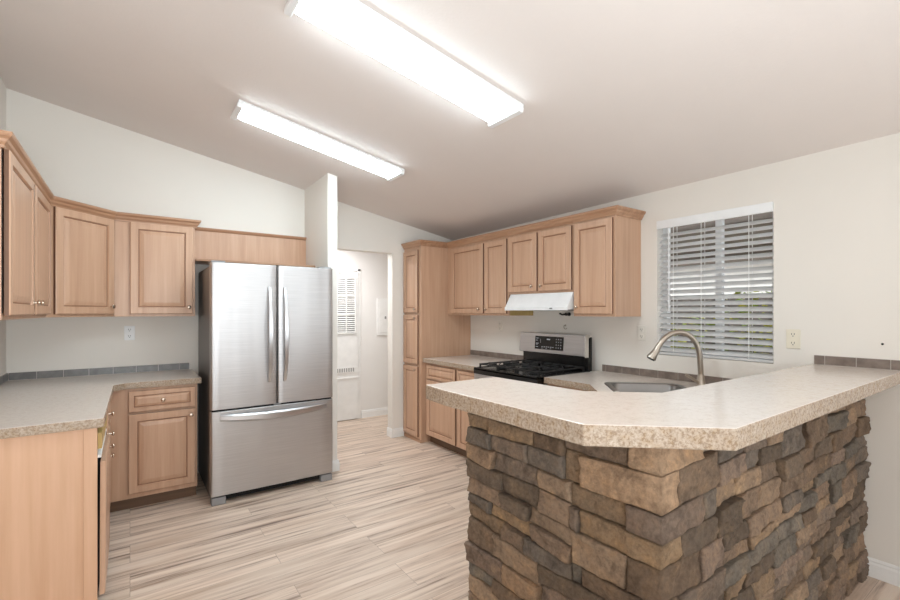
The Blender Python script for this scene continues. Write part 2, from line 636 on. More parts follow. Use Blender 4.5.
def shrub(label, loc, r, h, nleaf, mats, seed):
    rnd = random.Random(seed)
    t = thing('shrub', label, 'shrub', loc)
    bm = bmesh.new()
    for k in range(9):
        a = rnd.uniform(0, 2 * PI)
        tube(bm, catmull([(0, 0, 0), (0.3 * r * math.cos(a), 0.3 * r * math.sin(a), h * 0.5), (0.8 * r * math.cos(a), 0.8 * r * math.sin(a), h * 0.92)], 4), 0.008, 6)
    link('stems', bm, M['stem'], t)
    bm = bmesh.new()
    for k in range(nleaf):
        a, rr, z = rnd.uniform(0, 2 * PI), r * math.sqrt(rnd.random()), h * (0.2 + 0.85 * rnd.random())
        c = Vector((rr * math.cos(a), rr * math.sin(a), z))
        R = Matrix.Rotation(rnd.uniform(0, 6.28), 3, 'Z') @ Matrix.Rotation(rnd.uniform(-1.1, 1.1), 3, 'X')
        s = rnd.uniform(0.035, 0.075)
        pts = [(-0.5, 0, 0), (-0.15, 0.28, 0.05), (0.25, 0.2, 0.03), (0.6, 0, -0.04), (0.25, -0.2, 0.03), (-0.15, -0.28, 0.05)]
        vs = [bm.verts.new(c + R @ (Vector(p) * s)) for p in pts]
        f = bm.faces.new(vs)
        f.material_index = rnd.randrange(2)
    link('foliage', bm, mats, t)


shrub('leafy yellow-green shrub outside left of the window', (4.95, 2.55, -0.12), 0.36, 1.45, 900, [M['leaf'], M['leaf2']], 3)
shrub('leafy green shrub outside right of the window', (4.45, 1.58, -0.12), 0.3, 1.66, 800, [M['leaf'], M['leaf2']], 5)

# ------------------------------------------------------------------ ceiling lights
for (y, sy, lab) in ((1.97, 0.27, 'long lit fluorescent ceiling light nearest the camera'), (3.31, 0.235, 'long lit fluorescent ceiling light near the refrigerator wall')):
    t = thing('ceiling_light', lab, 'ceiling light', (1.2, y, zc(1.2) + YT * (YB - y) - 0.001), 0, 'fluorescent ceiling lights')
    t.rotation_euler = (0, math.atan(SL), 0)
    L = 0.63
    w = sy / 2
    bm = bmesh.new()
    loft(bm, [[(-L, -w, 0), (L, -w, 0), (L, w, 0), (-L, w, 0)],
              [(-L, -w, -0.018), (L, -w, -0.018), (L, w, -0.018), (-L, w, -0.018)]])
    link('frame', bm, M['hood'], t, 0.003)
    bm = bmesh.new()
    a, b = L - 0.035, w - 0.012
    loft(bm, [[(-a, -b, -0.0185), (a, -b, -0.0185), (a, b, -0.0185), (-a, b, -0.0185)],
              [(-a + .004, -b + .006, -0.035), (a - .004, -b + .006, -0.035), (a - .004, b - .006, -0.035), (-a + .004, b - .006, -0.035)],
              [(-a + .01, -b + .03, -0.05), (a - .01, -b + .03, -0.05), (a - .01, b - .03, -0.05), (-a + .01, b - .03, -0.05)]])
    link('diffuser', bm, M['lamp'], t, 0.006)
    for s in (-1, 1):
        x0, x1 = sorted((s * (L - 0.033), s * (L + 0.004)))
        link('end_cap', boxes((x0, x1, -w - 0.002, w + 0.002, -0.052, -0.0185)), M['hood'], t, 0.006)


# ------------------------------------------------------------------ cabinet parts (local frame: front faces -y)
def panel_front(x0, x1, z0, z1, f=0.0, t=0.02, k=1.0):
    """raised-panel door or drawer front; its back lies at y = f, its face at y = f - t"""
    y = f - t
    rings = [(0, f), (0, y + 0.005), (0.005, y), (0.05 * k, y), (0.053 * k, y + 0.010), (0.060 * k, y + 0.0105), (0.066 * k, y + 0.006), (0.090 * k, y + 0.0005), (0.094 * k, y + 0.0005)]
    bm = bmesh.new()
    loft(bm, [[(x0 + i, yy, z0 + i), (x1 - i, yy, z0 + i), (x1 - i, yy, z1 - i), (x0 + i, yy, z1 - i)] for i, yy in rings])
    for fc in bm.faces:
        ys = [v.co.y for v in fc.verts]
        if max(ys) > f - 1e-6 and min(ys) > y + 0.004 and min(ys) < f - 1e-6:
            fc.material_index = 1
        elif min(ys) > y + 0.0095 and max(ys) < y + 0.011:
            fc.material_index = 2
    return bm


KNOB = [(0, 0.007), (0.004, 0.006), (0.012, 0.005), (0.016, 0.011), (0.021, 0.0155), (0.026, 0.0145), (0.029, 0.008), (0.030, 0.001)]


def knob(parent, x, z, y):
    bm = bmesh.new()
    lathe(bm, KNOB, (x, y, z), (0, -1, 0), 16)
    link('knob', bm, M['knob'], parent, smooth=True)


def fronts(t, items, f=-0.002):
    for kind, x0, x1, z0, z1, kx, kz in items:
        if kind == 'door':
            d = link('door', panel_front(x0, x1, z0, z1, f), [M['maple'], M['maple_edge_shade'], M['maple_groove']], t)
        else:
            d = link('drawer', panel_front(x0, x1, z0, z1, f, 0.02, min(0.62, (z1 - z0) * 4.2)), [M['maple'], M['maple_edge_shade'], M['maple_groove']], t)
        if kx is not None:
            knob(d, kx, kz, f - 0.02)


def upper_box(t, w, d, h, mat=None):
    link('carcass', boxes((0, w, 0, d, 0, h)), mat or M['maple'], t, 0.002)


def base_box(t, w, d, h=0.875, toe=0.09, back=0.06):
    link('carcass', boxes((0, w, 0, d, toe, h)), M['maple'], t, 0.002)
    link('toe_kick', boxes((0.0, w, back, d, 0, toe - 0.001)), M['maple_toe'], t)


# ------------------------------------------------------------------ upper cabinets, left group
ZB = 1.385
HT = 2.135 - ZB
XF, YF = -0.44, 4.23                     # frame faces
CD = 0.002
# left wall, two doors (its front faces +x): local x = world y
t = thing('upper_cabinet', 'maple wall cabinet with two doors at the far left edge of the photo', 'cabinet', (XF, 2.625, ZB), PI / 2, 'upper cabinets of the left corner')
CAB_L = t
upper_box(t, 3.865 - 2.625, XF - XL - CD, HT)
link('door_gap_shade', boxes((0.60, 0.675, -0.0015, 0, 0.03, 0.72)), M['dark'], t)  # dark strip laid on the frame as the shade between the doors
link('hinge_gap_shade', boxes((0.010, 0.022, -0.0015, 0, 0.03, 0.72)), M['dark'], t)  # thin dark strip painting in shade behind the near door's hinge side
fronts(t, [('door', 0.018, 0.615, 0.02, 0.725, 0.585, 0.085), ('door', 0.665, 1.235, 0.02, 0.725, 0.70, 0.085)], -0.006)
# diagonal corner cabinet
A, B = (XF, 3.868), (-0.10, YF)
ang = math.atan2(B[1] - A[1], B[0] - A[0])
DL = math.hypot(B[0] - A[0], B[1] - A[1])
t = thing('corner_cabinet', 'maple corner wall cabinet with a single angled door', 'cabinet', (A[0], A[1], ZB), ang, 'upper cabinets of the left corner')
CAB_D = t
ca, sa = math.cos(-ang), math.sin(-ang)


def loc2(p):
    x, y = p[0] - A[0], p[1] - A[1]
    return (x * ca - y * sa, x * sa + y * ca)


bm = bmesh.new()
prism(bm, [loc2(p) for p in (A, B, (-0.10, YB - CD), (XL + CD, YB - CD), (XL + CD, 3.868))], 0, HT)
link('carcass', bm, M['maple'], t, 0.002)
fronts(t, [('door', 0.045, DL - 0.012, 0.02, 0.725, DL - 0.045, 0.075)])
# back wall, one door
t = thing('upper_cabinet', 'maple wall cabinet with one door to the left of the refrigerator', 'cabinet', (-0.097, YF, ZB), 0, 'upper cabinets of the left corner')
CAB_B = t
upper_box(t, 0.097 + 0.436, YB - YF - CD, HT)
fronts(t, [('door', 0.097 + 0.0, 0.097 + 0.419, 0.02, 0.725, 0.097 + 0.39, 0.075)])

CROWN = [(-0.001, 0.0), (0.008, 0.0), (0.010, 0.010), (0.020, 0.022), (0.024, 0.034), (0.036, 0.044), (0.040, 0.052), (0.040, 0.062), (-0.001, 0.062)]


def crown(path, z, owners):
    """crown moulding mitred along the whole path, cut into one piece per cabinet; owners: (cabinet, first point, last point)"""
    P = [Vector(p) for p in path]
    M_ = []

    def nr(a, b):
        d = (b - a).normalized()
        return Vector((d.y, -d.x))
    for i, p in enumerate(P):
        if i == 0:
            m = nr(P[0], P[1])
        elif i == len(P) - 1:
            m = nr(P[-2], P[-1])
        else:
            n1, n2 = nr(P[i - 1], p), nr(p, P[i + 1])
            m = (n1 + n2).normalized()
            m = m / max(0.3, m.dot(n1))
        M_.append(m)
    for par, i0, i1 in owners:
        inv = (Matrix.Translation(par.location) @ par.rotation_euler.to_matrix().to_4x4()).inverted()
        bm = bmesh.new()
        loops = []
        for i in range(i0, i1 + 1):
            e = Vector((0, 0))
            if i == i0 and i > 0:
                e = (P[i + 1] - P[i]).normalized() * 0.0006
            if i == i1 and i < len(P) - 1:
                e = (P[i - 1] - P[i]).normalized() * 0.0006
            loops.append([(P[i].x + e.x + M_[i].x * o, P[i].y + e.y + M_[i].y * o, z + h) for o, h in CROWN])
        loft(bm, loops)
        bmesh.ops.transform(bm, matrix=inv, verts=bm.verts)
        link('crown_moulding', bm, M['maple_rail'], par)


crown([(XL + 0.003, 2.624), (XF + 0.001, 2.624), (XF + 0.001, 3.8665), (-0.0985, YF - 0.001), (0.437, YF - 0.001), (0.437, 4.44)], ZB + HT - 0.026,
      [(CAB_L, 0, 2), (CAB_D, 2, 3), (CAB_B, 3, 5)])

# panel and shelf over the refrigerator
t = thing('fridge_shelf', 'plain wooden panel and thin shelf above the refrigerator', 'shelf', (0.438, 4.47, 1.84))
link('back_panel', boxes((0, 0.985, 0, 0.048, 0.018, 0.29)), M['maple'], t)
link('shelf', boxes((0, 0.985, -0.28, 0.048, 0, 0.0175)), M['maple_rail'], t, 0.002)
bm = bmesh.new()
sweep(bm, [(0, -0.0), (0.985, -0.0)], [(-0.045, 0.0 + 0.2905), (0.006, 0.2905), (0.014, 0.30), (0.02, 0.312), (0.02, 0.318), (-0.045, 0.318)])
link('top_moulding', bm, M['maple_rail'], t)

# ------------------------------------------------------------------ right wall: pantry and upper cabinets (front faces -x)
RX = 2.92
PX, PY0, PY1 = 2.568, 4.15, YB - 0.002
t = thing('pantry_cabinet', 'tall narrow maple pantry cabinet with three stacked doors in the corner', 'cabinet', (PX, PY1, 0), -PI / 2)
PANTRY = t
link('carcass', boxes((0, PY1 - PY0, 0, XW - PX - 0.002, 0.0, 2.16)), M['maple'], t, 0.002)
w = PY1 - PY0
fronts(t, [('door', 0.012, w - 0.05, 1.412, 2.10, w - 0.08, 1.45), ('door', 0.012, w - 0.05, 0.848, 1.388, w - 0.08, 1.352), ('door', 0.012, w - 0.05, 0.055, 0.824, w - 0.08, 0.786)])
link('base_trim', boxes((-0.0, w + 0.004, -0.008, 0, 0, 0.035)), M['maple_rail'], t, 0.002)


def up(y1, y0, z0, label, items):
    t = thing('upper_cabinet', label, 'cabinet', (RX, y1, z0), -PI / 2, 'upper cabinets of the range wall')
    upper_box(t, y1 - y0, XW - RX - CD, 2.16 - z0)
    fronts(t, [('door', y1 - a, y1 - b, c - z0, d - z0, y1 - ka, kz - z0) for a, b, c, d, ka, kz in items])
    return t


t = UP_A = up(4.148, 3.15, ZB, 'maple wall cabinet with two doors between the pantry and the range hood',
       [(4.06, 3.51, 1.405, 2.115, 3.56, 1.445), (3.485, 3.165, 1.405, 2.115, 3.445, 1.445)])
link('side_panel', boxes((0.9985, 1.0005, 0.02, XW - RX - CD, 0.002, 0.09)), M['maple_raw'], t)
t = UP_B = up(3.148, 2.382, 1.585, 'short maple wall cabinet with two doors above the white range hood',
       [(3.135, 2.775, 1.602, 2.118, 2.82, 1.645), (2.752, 2.395, 1.602, 2.12, 2.71, 1.645)])
t = UP_C = up(2.38, 1.997, ZB, 'maple wall cabinet with one door nearest the window',
       [(2.368, 2.016, 1.405, 2.122, 2.33, 1.455)])
crown([(PX - 0.001, PY1), (PX - 0.001, PY0 - 0.001), (RX - 0.001, PY0 - 0.001), (RX - 0.001, 3.149), (RX - 0.001, 2.381), (RX - 0.001, 1.996), (XW - 0.003, 1.996)], 2.135,
      [(PANTRY, 0, 2), (UP_A, 2, 3), (UP_B, 3, 4), (UP_C, 4, 6)])

# range hood
t = thing('range_hood', 'white under-cabinet range hood above the gas range', 'range hood', (RX, 3.118, 1.44), -PI / 2)
W = 0.734
bm = bmesh.new()
prism(bm, [(-0.075, 0.0), (0.325, 0.0), (0.325, 0.143), (-0.004, 0.143), (-0.075, 0.022)], 0, W, 'x')
link('hood_body', bm, M['hood'], t, 0.003)
link('hood_lip', boxes((-0.002, W + 0.002, -0.078, -0.07, -0.006, 0.024)), M['hood'], t, 0.002)
link('filter', boxes((0.08, W - 0.08, 0.0, 0.24, -0.008, -0.0005)), M['rubber'], t)
link('hood_switch', boxes((0.55, 0.58, -0.082, -0.0785, 0.004, 0.016)), M['rubber'], t, 0.001)


# ------------------------------------------------------------------ base cabinets and counters, left group
CT, CB = 0.92, 0.876
BX, BY = -0.13, 3.93
t = thing('base_cabinet', 'maple base cabinet with one drawer and one door beside the refrigerator', 'cabinet', (-0.128, BY, 0), 0)
base_box(t, 0.128 + 0.42, YB - BY - 0.002, CB - 0.001)
q = 0.128
fronts(t, [('drawer', q - 0.01, q + 0.405, 0.705, 0.855, q + 0.197, 0.78), ('door', q - 0.01, q + 0.405, 0.125, 0.69, q + 0.375, 0.645)])
# left wall run: drawer bank then the appliance end (front faces +x)
t = thing('drawer_cabinet', 'maple drawer base cabinet on the left wall, seen edge-on with its row of knobs', 'cabinet', (BX, 3.33, 0), PI / 2)
base_box(t, 3.928 - 3.33, BX - XL - 0.002, CB - 0.001)
for z0, z1, kz in ((0.70, 0.86, 0.772), (0.61, 0.69, 0.645), (0.535, 0.602, 0.566), (0.12, 0.528, 0.505)):
    d = link('drawer', panel_front(0.015, 0.53, z0, z1, -0.002, 0.02, min(0.5, (z1 - z0) * 4)), [M['maple'], M['maple_edge_shade'], M['maple_groove']], t)
    knob(d, 0.25, kz, -0.022)
t = thing('end_panel', 'plain maple end panel closing the near end of the left counter', 'cabinet panel', (XL + 0.002, 2.705, 0))
link('panel', boxes((0, 0.585, 0, 0.02, 0.0, CB - 0.001)), M['maple_panel'], t, 0.001)
link('edge_stile', boxes((0.5505, 0.602, -0.006, 0.021, 0.0, CB - 0.001)), M['maple_panel'], t, 0.002)
t = thing('under_counter_appliance', 'wood-fronted under-counter appliance whose front stands ajar next to the maple end panel', 'appliance', (BX, 2.728, 0), PI / 2)
link('tub', boxes((0.0, 0.598, 0.012, 0.58, 0.0, 0.862), (0.004, 0.594, -0.004, 0.0125, 0.05, 0.715)), M['dark'], t)
link('top_rail', boxes((0.002, 0.596, -0.02, 0.0115, 0.765, 0.84)), M['maple_raw'], t)
link('control_strip', boxes((0.002, 0.596, -0.018, 0.0115, 0.722, 0.736)), M['white'], t, 0.002)
bm = panel_front(0.002, 0.594, 0.065, 0.70, 0, 0.022, 0.8)
for v in bm.verts:
    v.co.y -= 0.011 + 0.003 * (v.co.z - 0.065) / 0.635
link('front_panel', bm, M['maple'], t)

# left countertop, L-shaped
bm = bmesh.new()
prism(bm, [(XL + 0.001, 2.68), (-0.10, 2.68), (-0.092, 3.83), (-0.03, 3.90), (0.445, 3.90), (0.445, YB - 0.001), (XL + 0.001, YB - 0.001)], CB, CT, 'z', 0, 1)
o = link('countertop', bm, [M['counter'], M['counter_edge']], bevel=0.004)
tag(o, 'pale speckled L-shaped countertop on the left cabinets', 'countertop')


def tiles(name, label, runs, z, h, tl, mat, offset=0.0):
    """runs: list of (start, end) points; tiles stand on the right-hand side of each run"""
    bm = bmesh.new()
    for (a, b) in runs:
        a, b = Vector(a), Vector(b)
        d = (b - a)
        L = d.length
        d.normalize()
        nr = Vector((d.y, -d.x))

        def P(s, o):
            q = a + d * s + nr * o
            return (q.x, q.y)
        prism(bm, [P(0, 0.001), P(L, 0.001), P(L, 0.008), P(0, 0.008)], z, z + h, 'z', 1)
        s = -offset
        while s < L:
            s0, s1 = max(0, s + 0.0018), min(L, s + tl - 0.0018)
            if s1 - s0 > 0.006:
                prism(bm, [P(s0, 0.004), P(s1, 0.004), P(s1, 0.011), P(s0, 0.011)], z + 0.004, z + h - 0.001, 'z', 0)
            s += tl
    o = link(name, bm, [mat, M['grout']], bevel=0.001)
    tag(o, label, 'backsplash')


tiles('tile_backsplash', 'low grey tile strip along the wall behind the left counter', [((XL, 2.70), (XL, YB - 0.012)), ((XL + 0.012, YB), (0.42, YB))], CT, 0.058, 0.152, M['tile_grey'])

# ------------------------------------------------------------------ right wall base units and counters
RB = 2.625


def rbase(y1, y0, label, items):
    t = thing('base_cabinet', label, 'cabinet', (RB, y1, 0), -PI / 2)
    base_box(t, y1 - y0, XW - RB - 0.002, CB - 0.001)
    fronts(t, [(k, y1 - a, y1 - b, c, d, y1 - ka if ka else None, kz) for k, a, b, c, d, ka, kz in items])


rbase(4.147, 3.19, 'maple base cabinet with drawers and doors between the pantry and the gas range',
      [('drawer', 4.10, 3.58, 0.705, 0.852, None, 0), ('door', 4.10, 3.58, 0.10, 0.69, None, 0),
       ('drawer', 3.545, 3.205, 0.705, 0.852, None, 0), ('door', 3.545, 3.205, 0.10, 0.69, None, 0)])
rbase(2.395, 1.962, 'maple base cabinet between the gas range and the corner sink',
      [('drawer', 2.38, 1.98, 0.705, 0.852, 2.18, 0.78), ('door', 2.38, 1.98, 0.10, 0.69, 2.34, 0.645)])
# diagonal sink base
SA, SB = (RB, 1.958), (2.125, 1.458)
t = thing('corner_cabinet', 'maple corner base cabinet under the sink', 'cabinet', (SA[0], SA[1], 0), -3 * PI / 4)
ca, sa = math.cos(3 * PI / 4), math.sin(3 * PI / 4)


def loc3(p):
    x, y = p[0] - SA[0], p[1] - SA[1]
    return (x * ca - y * sa, x * sa + y * ca)


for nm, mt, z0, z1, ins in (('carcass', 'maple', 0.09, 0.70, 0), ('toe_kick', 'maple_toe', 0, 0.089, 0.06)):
    bm = bmesh.new()
    prism(bm, [loc3(p) for p in ((RB + ins, 1.958 - ins * 0.4), (2.125 + ins * 0.4, 1.458 - ins), (2.125 + ins * .4, 0.87), (XW - 0.002, 0.87), (XW - 0.002, 1.958 - ins * 0.4))], z0, z1)
    link(nm, bm, M[mt], t)
link('face_frame', boxes((0, 0.705, 0, 0.02, 0.7005, CB - 0.001)), M['maple'], t)
fronts(t, [('door', 0.03, 0.345, 0.10, 0.69, 0.31, 0.645), ('door', 0.36, 0.675, 0.10, 0.69, 0.395, 0.645), ('drawer', 0.03, 0.675, 0.705, 0.852, None, 0)])
t = thing('base_cabinet', 'maple base cabinet behind the stone bar next to the sink', 'cabinet', (2.122, 1.458, 0), PI)
base_box(t, 2.122 - 1.372, 1.458 - 0.872, CB - 0.001)
fronts(t, [('drawer', 0.02, 0.36, 0.705, 0.852, 0.19, 0.78), ('door', 0.02, 0.36, 0.10, 0.69, 0.06, 0.645), ('drawer', 0.385, 0.73, 0.705, 0.852, 0.56, 0.78), ('door', 0.385, 0.73, 0.10, 0.69, 0.69, 0.645)])

bm = bmesh.new()
prism(bm, [(2.585, 3.187), (2.585, 4.147), (XW - 0.001, 4.147), (XW - 0.001, 3.187)], CB, CT, 'z', 0, 1)
o = link('countertop', bm, [M['counter'], M['counter_edge']], bevel=0.004)
tag(o, 'short pale countertop between the pantry and the gas range', 'countertop')

# sink counter with a cut-out for the corner sink (axes turned 45 degrees)
bm = bmesh.new()
prism(bm, [(2.585, 2.392), (2.585, 1.97), (2.085, 1.43), (1.372, 1.43), (1.372, 0.871), (XW - 0.001, 0.871), (XW - 0.001, 2.392)], CB, CT, 'z', 0, 1)
sink_counter = link('countertop', bm, [M['counter'], M['counter_edge']])
tag(sink_counter, 'pale countertop holding the corner sink behind the stone bar', 'countertop')
R2 = math.sqrt(0.5)
SQ, SP = 3.02, 0.79                      # sink centre along (1,1) and across (1,-1)
sink_c = Vector(((SQ + SP) * R2, (SQ - SP) * R2, CT))
hq, hp = 0.31, 0.25                      # half sizes of the rim


def rrect(hx, hy, r, z, seg=6):
    out = []
    for cx, cy, a0 in ((hx - r, hy - r, 0), (-hx + r, hy - r, 90), (-hx + r, -hy + r, 180), (hx - r, -hy + r, 270)):
        for k in range(seg + 1):
            a = math.radians(a0 + 90 * k / seg)
            out.append((cx + r * math.cos(a), cy + r * math.sin(a), z))
    return out


bm = bmesh.new()
loft(bm, [rrect(hq - 0.014, hp - 0.014, 0.05, -0.1), rrect(hq - 0.014, hp - 0.014, 0.05, 0.1)])
cut = link('sink_cutter', bm, M['counter'])
cut.location = sink_c
cut.rotation_euler = (0, 0, PI / 4)
mod = sink_counter.modifiers.new('cut', 'BOOLEAN')
mod.operation = 'DIFFERENCE'
mod.object = cut
mod.solver = 'EXACT'
bpy.context.view_layer.update()
dg = bpy.context.evaluated_depsgraph_get()
me = bpy.data.meshes.new_from_object(sink_counter.evaluated_get(dg))
sink_counter.modifiers.clear()
sink_counter.data = me
bpy.data.objects.remove(cut)

t = thing('kitchen_sink', 'stainless steel drop-in sink set diagonally into the corner counter', 'sink', sink_c, PI / 4)
bm = bmesh.new()
loft(bm, [rrect(hq, hp, 0.055, 0.0005), rrect(hq, hp, 0.055, 0.004), rrect(hq - 0.006, hp - 0.006, 0.05, 0.007), rrect(hq - 0.034, hp - 0.034, 0.055, 0.005), rrect(hq - 0.04, hp - 0.04, 0.06, -0.004),
          rrect(hq - 0.05, hp - 0.05, 0.07, -0.15), rrect(hq - 0.075, hp - 0.075, 0.06, -0.175), rrect(0.05, 0.045, 0.04, -0.18)], cap=False)
bm.faces.new([v for v in bm.verts[-28:]])
link('basin', bm, M['sink'], t, smooth=True)
bm = bmesh.new()
lathe(bm, [(0, 0.045), (0.003, 0.045), (0.004, 0.03), (0.002, 0.01)], (0, 0, -0.1795), (0, 0, 1), 20)
link('drain', bm, M['nickel'], t, smooth=True)

# faucet
FB = Vector((3.10, 1.475, CT))
t = thing('faucet', 'brushed nickel gooseneck pull-down faucet behind the sink', 'faucet', FB)
dv = Vector((-0.815, 0.58, 0)).normalized()
bm = bmesh.new()
lathe(bm, [(0, 0.034), (0.006, 0.034), (0.014, 0.029), (0.06, 0.024), (0.085, 0.018)], (0, 0, 0), (0, 0, 1), 20)
link('base', bm, M['nickel'], t, smooth=True)
prof = [(0, 0.07), (0.004, 0.16), (0.012, 0.235), (0.04, 0.305), (0.09, 0.352), (0.15, 0.366), (0.21, 0.348), (0.254, 0.31), (0.284, 0.268)]
bm = bmesh.new()
tube(bm, catmull([dv * s + Vector((0, 0, z)) for s, z in prof], 6), 0.0175, 14)
link('spout', bm, M['nickel'], t, smooth=True)
bm = bmesh.new()
hp_ = [(0.282, 0.272), (0.293, 0.250), (0.311, 0.222), (0.329, 0.196), (0.333, 0.190)]
tube(bm, [dv * s + Vector((0, 0, z)) for s, z in hp_], [0.0185, 0.0195, 0.024, 0.031, 0.030], 16)
link('spray_head', bm, M['nickel'], t, smooth=True)
bm = bmesh.new()
tube(bm, [dv * 0.3325 + Vector((0, 0, 0.191)), dv * 0.3355 + Vector((0, 0, 0.186))], [0.026, 0.025], 16)
link('spray_face', bm, M['iron'], t)
bm = bmesh.new()
hl = Vector((-0.83, 0.25, 0)).normalized()
tube(bm, [Vector((0, 0, 0.03)) + hl * 0.02, Vector((0, 0, 0.055)) + hl * 0.065, Vector((0, 0, 0.088)) + hl * 0.125], [0.010, 0.0085, 0.0095], 12)
link('lever_handle', bm, M['nickel'], t, smooth=True)

tiles('tile_backsplash', 'short brown tile strip between the pantry and the gas range', [((XW, 4.146), (XW, 3.19))], CT, 0.06, 0.152, M['tile'])
tiles('tile_backsplash', 'low brown tile strip on the wall behind the sink faucet', [((XW, 2.345), (XW, 0.88))], CT, 0.06, 0.152, M['tile'], 0.118)

# ------------------------------------------------------------------ gas range
t = thing('gas_range', 'stainless and black gas range with cast iron grates below the hood', 'range', (2.56, 3.182, 0), -PI / 2)
W = 0.778
link('oven_body', boxes((0.002, W - 0.002, 0.0, 0.66, 0.04, 0.868)), M['black'], t, 0.003)
link('kick_panel', boxes((0.02, W - 0.02, 0.02, 0.6, 0.0, 0.0395)), M['dark'], t)
link('cooktop', boxes((0.0, W, -0.035, 0.60, 0.8685, 0.918), (0.0, W, -0.035, -0.015, 0.9, 0.924), (0.0, 0.015, -0.035, 0.6, 0.9, 0.924), (W - 0.015, W, -0.035, 0.6, 0.9, 0.924)), M['black'], t, 0.004)
link('oven_door', boxes((0.01, W - 0.01, -0.032, -0.0005, 0.23, 0.76)), M['steel'], t, 0.006)
link('oven_window', boxes((0.14, W - 0.14, -0.0345, -0.0325, 0.36, 0.62)), M['black'], t, 0.001)
bm = bmesh.new()
tube(bm, [(0.05, -0.032, 0.715), (0.05, -0.075, 0.715), (W - 0.05, -0.075, 0.715), (W - 0.05, -0.032, 0.715)], 0.011, 10)
link('oven_handle', bm, M['chrome'], t, smooth=True)
link('storage_drawer', boxes((0.01, W - 0.01, -0.03, -0.0005, 0.06, 0.222)), M['steel'], t, 0.004)
link('front_panel', boxes((0.002, W - 0.002, -0.032, -0.0005, 0.767, 0.8675)), M['steel'], t, 0.003)
for k in range(5):
    bm = bmesh.new()
    lathe(bm, [(0, 0.024), (0.004, 0.024), (0.006, 0.019), (0.03, 0.017), (0.033, 0.012)], (0.1 + k * 0.1455, -0.032, 0.815), (0, -1, 0), 18)
    link('burner_knob', bm, M['chrome'] if k != 2 else M['chrome'], t, smooth=True)
for bx, by, r in ((0.19, 0.13, 0.045), (0.19, 0.43, 0.035), (0.39, 0.28, 0.05), (0.59, 0.13, 0.05), (0.59, 0.43, 0.035)):
    bm = bmesh.new()
    lathe(bm, [(0, r), (0.008, r), (0.009, r * 0.8), (0.017, r * 0.8), (0.02, r * 0.7)], (bx, by, 0.9185), (0, 0, 1), 20)
    link('burner', bm, M['iron'], t, smooth=True)
for gx0, gx1 in ((0.03, 0.275), (0.28, 0.50), (0.505, 0.752)):
    bm = bmesh.new()
    za, zb = 0.946, 0.958
    y0, y1 = 0.005, 0.56
    for y in (y0, y1 - 0.012, (y0 + y1) / 2 - 0.006):
        box(bm, gx0, gx1, y, y + 0.012, za, zb)
    for x in (gx0, gx1 - 0.012):
        box(bm, x, x + 0.012, y0, y1, za, zb)
    xm = (gx0 + gx1) / 2
    for yc in (0.145, 0.42):
        for a in range(4):
            an = PI / 4 + a * PI / 2
            c, s = math.cos(an), math.sin(an)
            tube(bm, [(xm + 0.03 * c, yc + 0.03 * s, zb), (xm + 0.1 * c, yc + 0.1 * s, zb + 0.006), (xm + 0.125 * c, yc + 0.125 * s, za)], 0.0055, 6)
        box(bm, xm - 0.006, xm + 0.006, yc + 0.04, yc + 0.13, za, zb + 0.003)
        box(bm, xm - 0.006, xm + 0.006, yc - 0.13, yc - 0.04, za, zb + 0.003)
    for x in (gx0, gx1 - 0.014):
        for y in (y0, y1 - 0.014):
            box(bm, x, x + 0.014, y, y + 0.014, 0.9185, za)
    link('grate', bm, M['iron'], t, 0.002)
link('backguard', boxes((0.004, W - 0.004, 0.58, 0.63, 0.9185, 1.205)), M['black'], t, 0.004)
bm = bmesh.new()
prism(bm, [(0.535, 1.045), (0.5795, 1.04), (0.5795, 1.222), (0.565, 1.228), (0.548, 1.222)], -0.004, W - 0.012, 'x')
cp = link('control_panel', bm, M['steel'], t, 0.004)


def cpy(z):
    return 0.535 + (z - 1.045) / (1.222 - 1.045) * 0.013


bm = bmesh.new()
loft(bm, [[(0.20, cpy(1.077) - 0.0015, 1.077), (0.54, cpy(1.077) - 0.0015, 1.077), (0.54, cpy(1.198) - 0.0015, 1.198), (0.20, cpy(1.198) - 0.0015, 1.198)],
          [(0.20, cpy(1.077) + 0.001, 1.077), (0.54, cpy(1.077) + 0.001, 1.077), (0.54, cpy(1.198) + 0.001, 1.198), (0.20, cpy(1.198) + 0.001, 1.198)]])
disp = link('display', bm, M['black'], t)
bm = bmesh.new()
rnd = random.Random(11)


def mark(x0, x1, z0, z1):
    y = cpy((z0 + z1) / 2) - 0.0024
    box(bm, x0, x1, y, y + 0.0008, z0, z1)


for r_ in range(4):
    for c_ in range(3):
        x, z = 0.455 + c_ * 0.026, 1.170 - r_ * 0.025
        mark(x, x + 0.007, z, z + 0.009)
link('keypad_marks', bm, M['glyph'], disp)
bm = bmesh.new()
for c_ in range(6):
    x = 0.285 + c_ * 0.026
    mark(x, x + rnd.uniform(0.010, 0.018), 1.098, 1.104)
    if c_ % 2 == 0:
        mark(x, x + 0.012, 1.085, 1.089)
link('button_marks', bm, M['glyph'], disp)
bm = bmesh.new()
for z, wd in ((1.175, 0.03), (1.155, 0.02), (1.128, 0.035), (1.118, 0.022), (1.096, 0.03)):
    mark(0.212, 0.212 + wd, z, z + 0.005)
mark(0.268, 0.270, 1.118, 1.172)
mark(0.345, 0.385, 1.165, 1.176)
link('menu_marks', bm, M['glyph'], disp)
link('panel_cap', boxes((W - 0.0118, W - 0.004, 0.54, 0.6, 1.035, 1.224)), M['chrome'], t, 0.002)

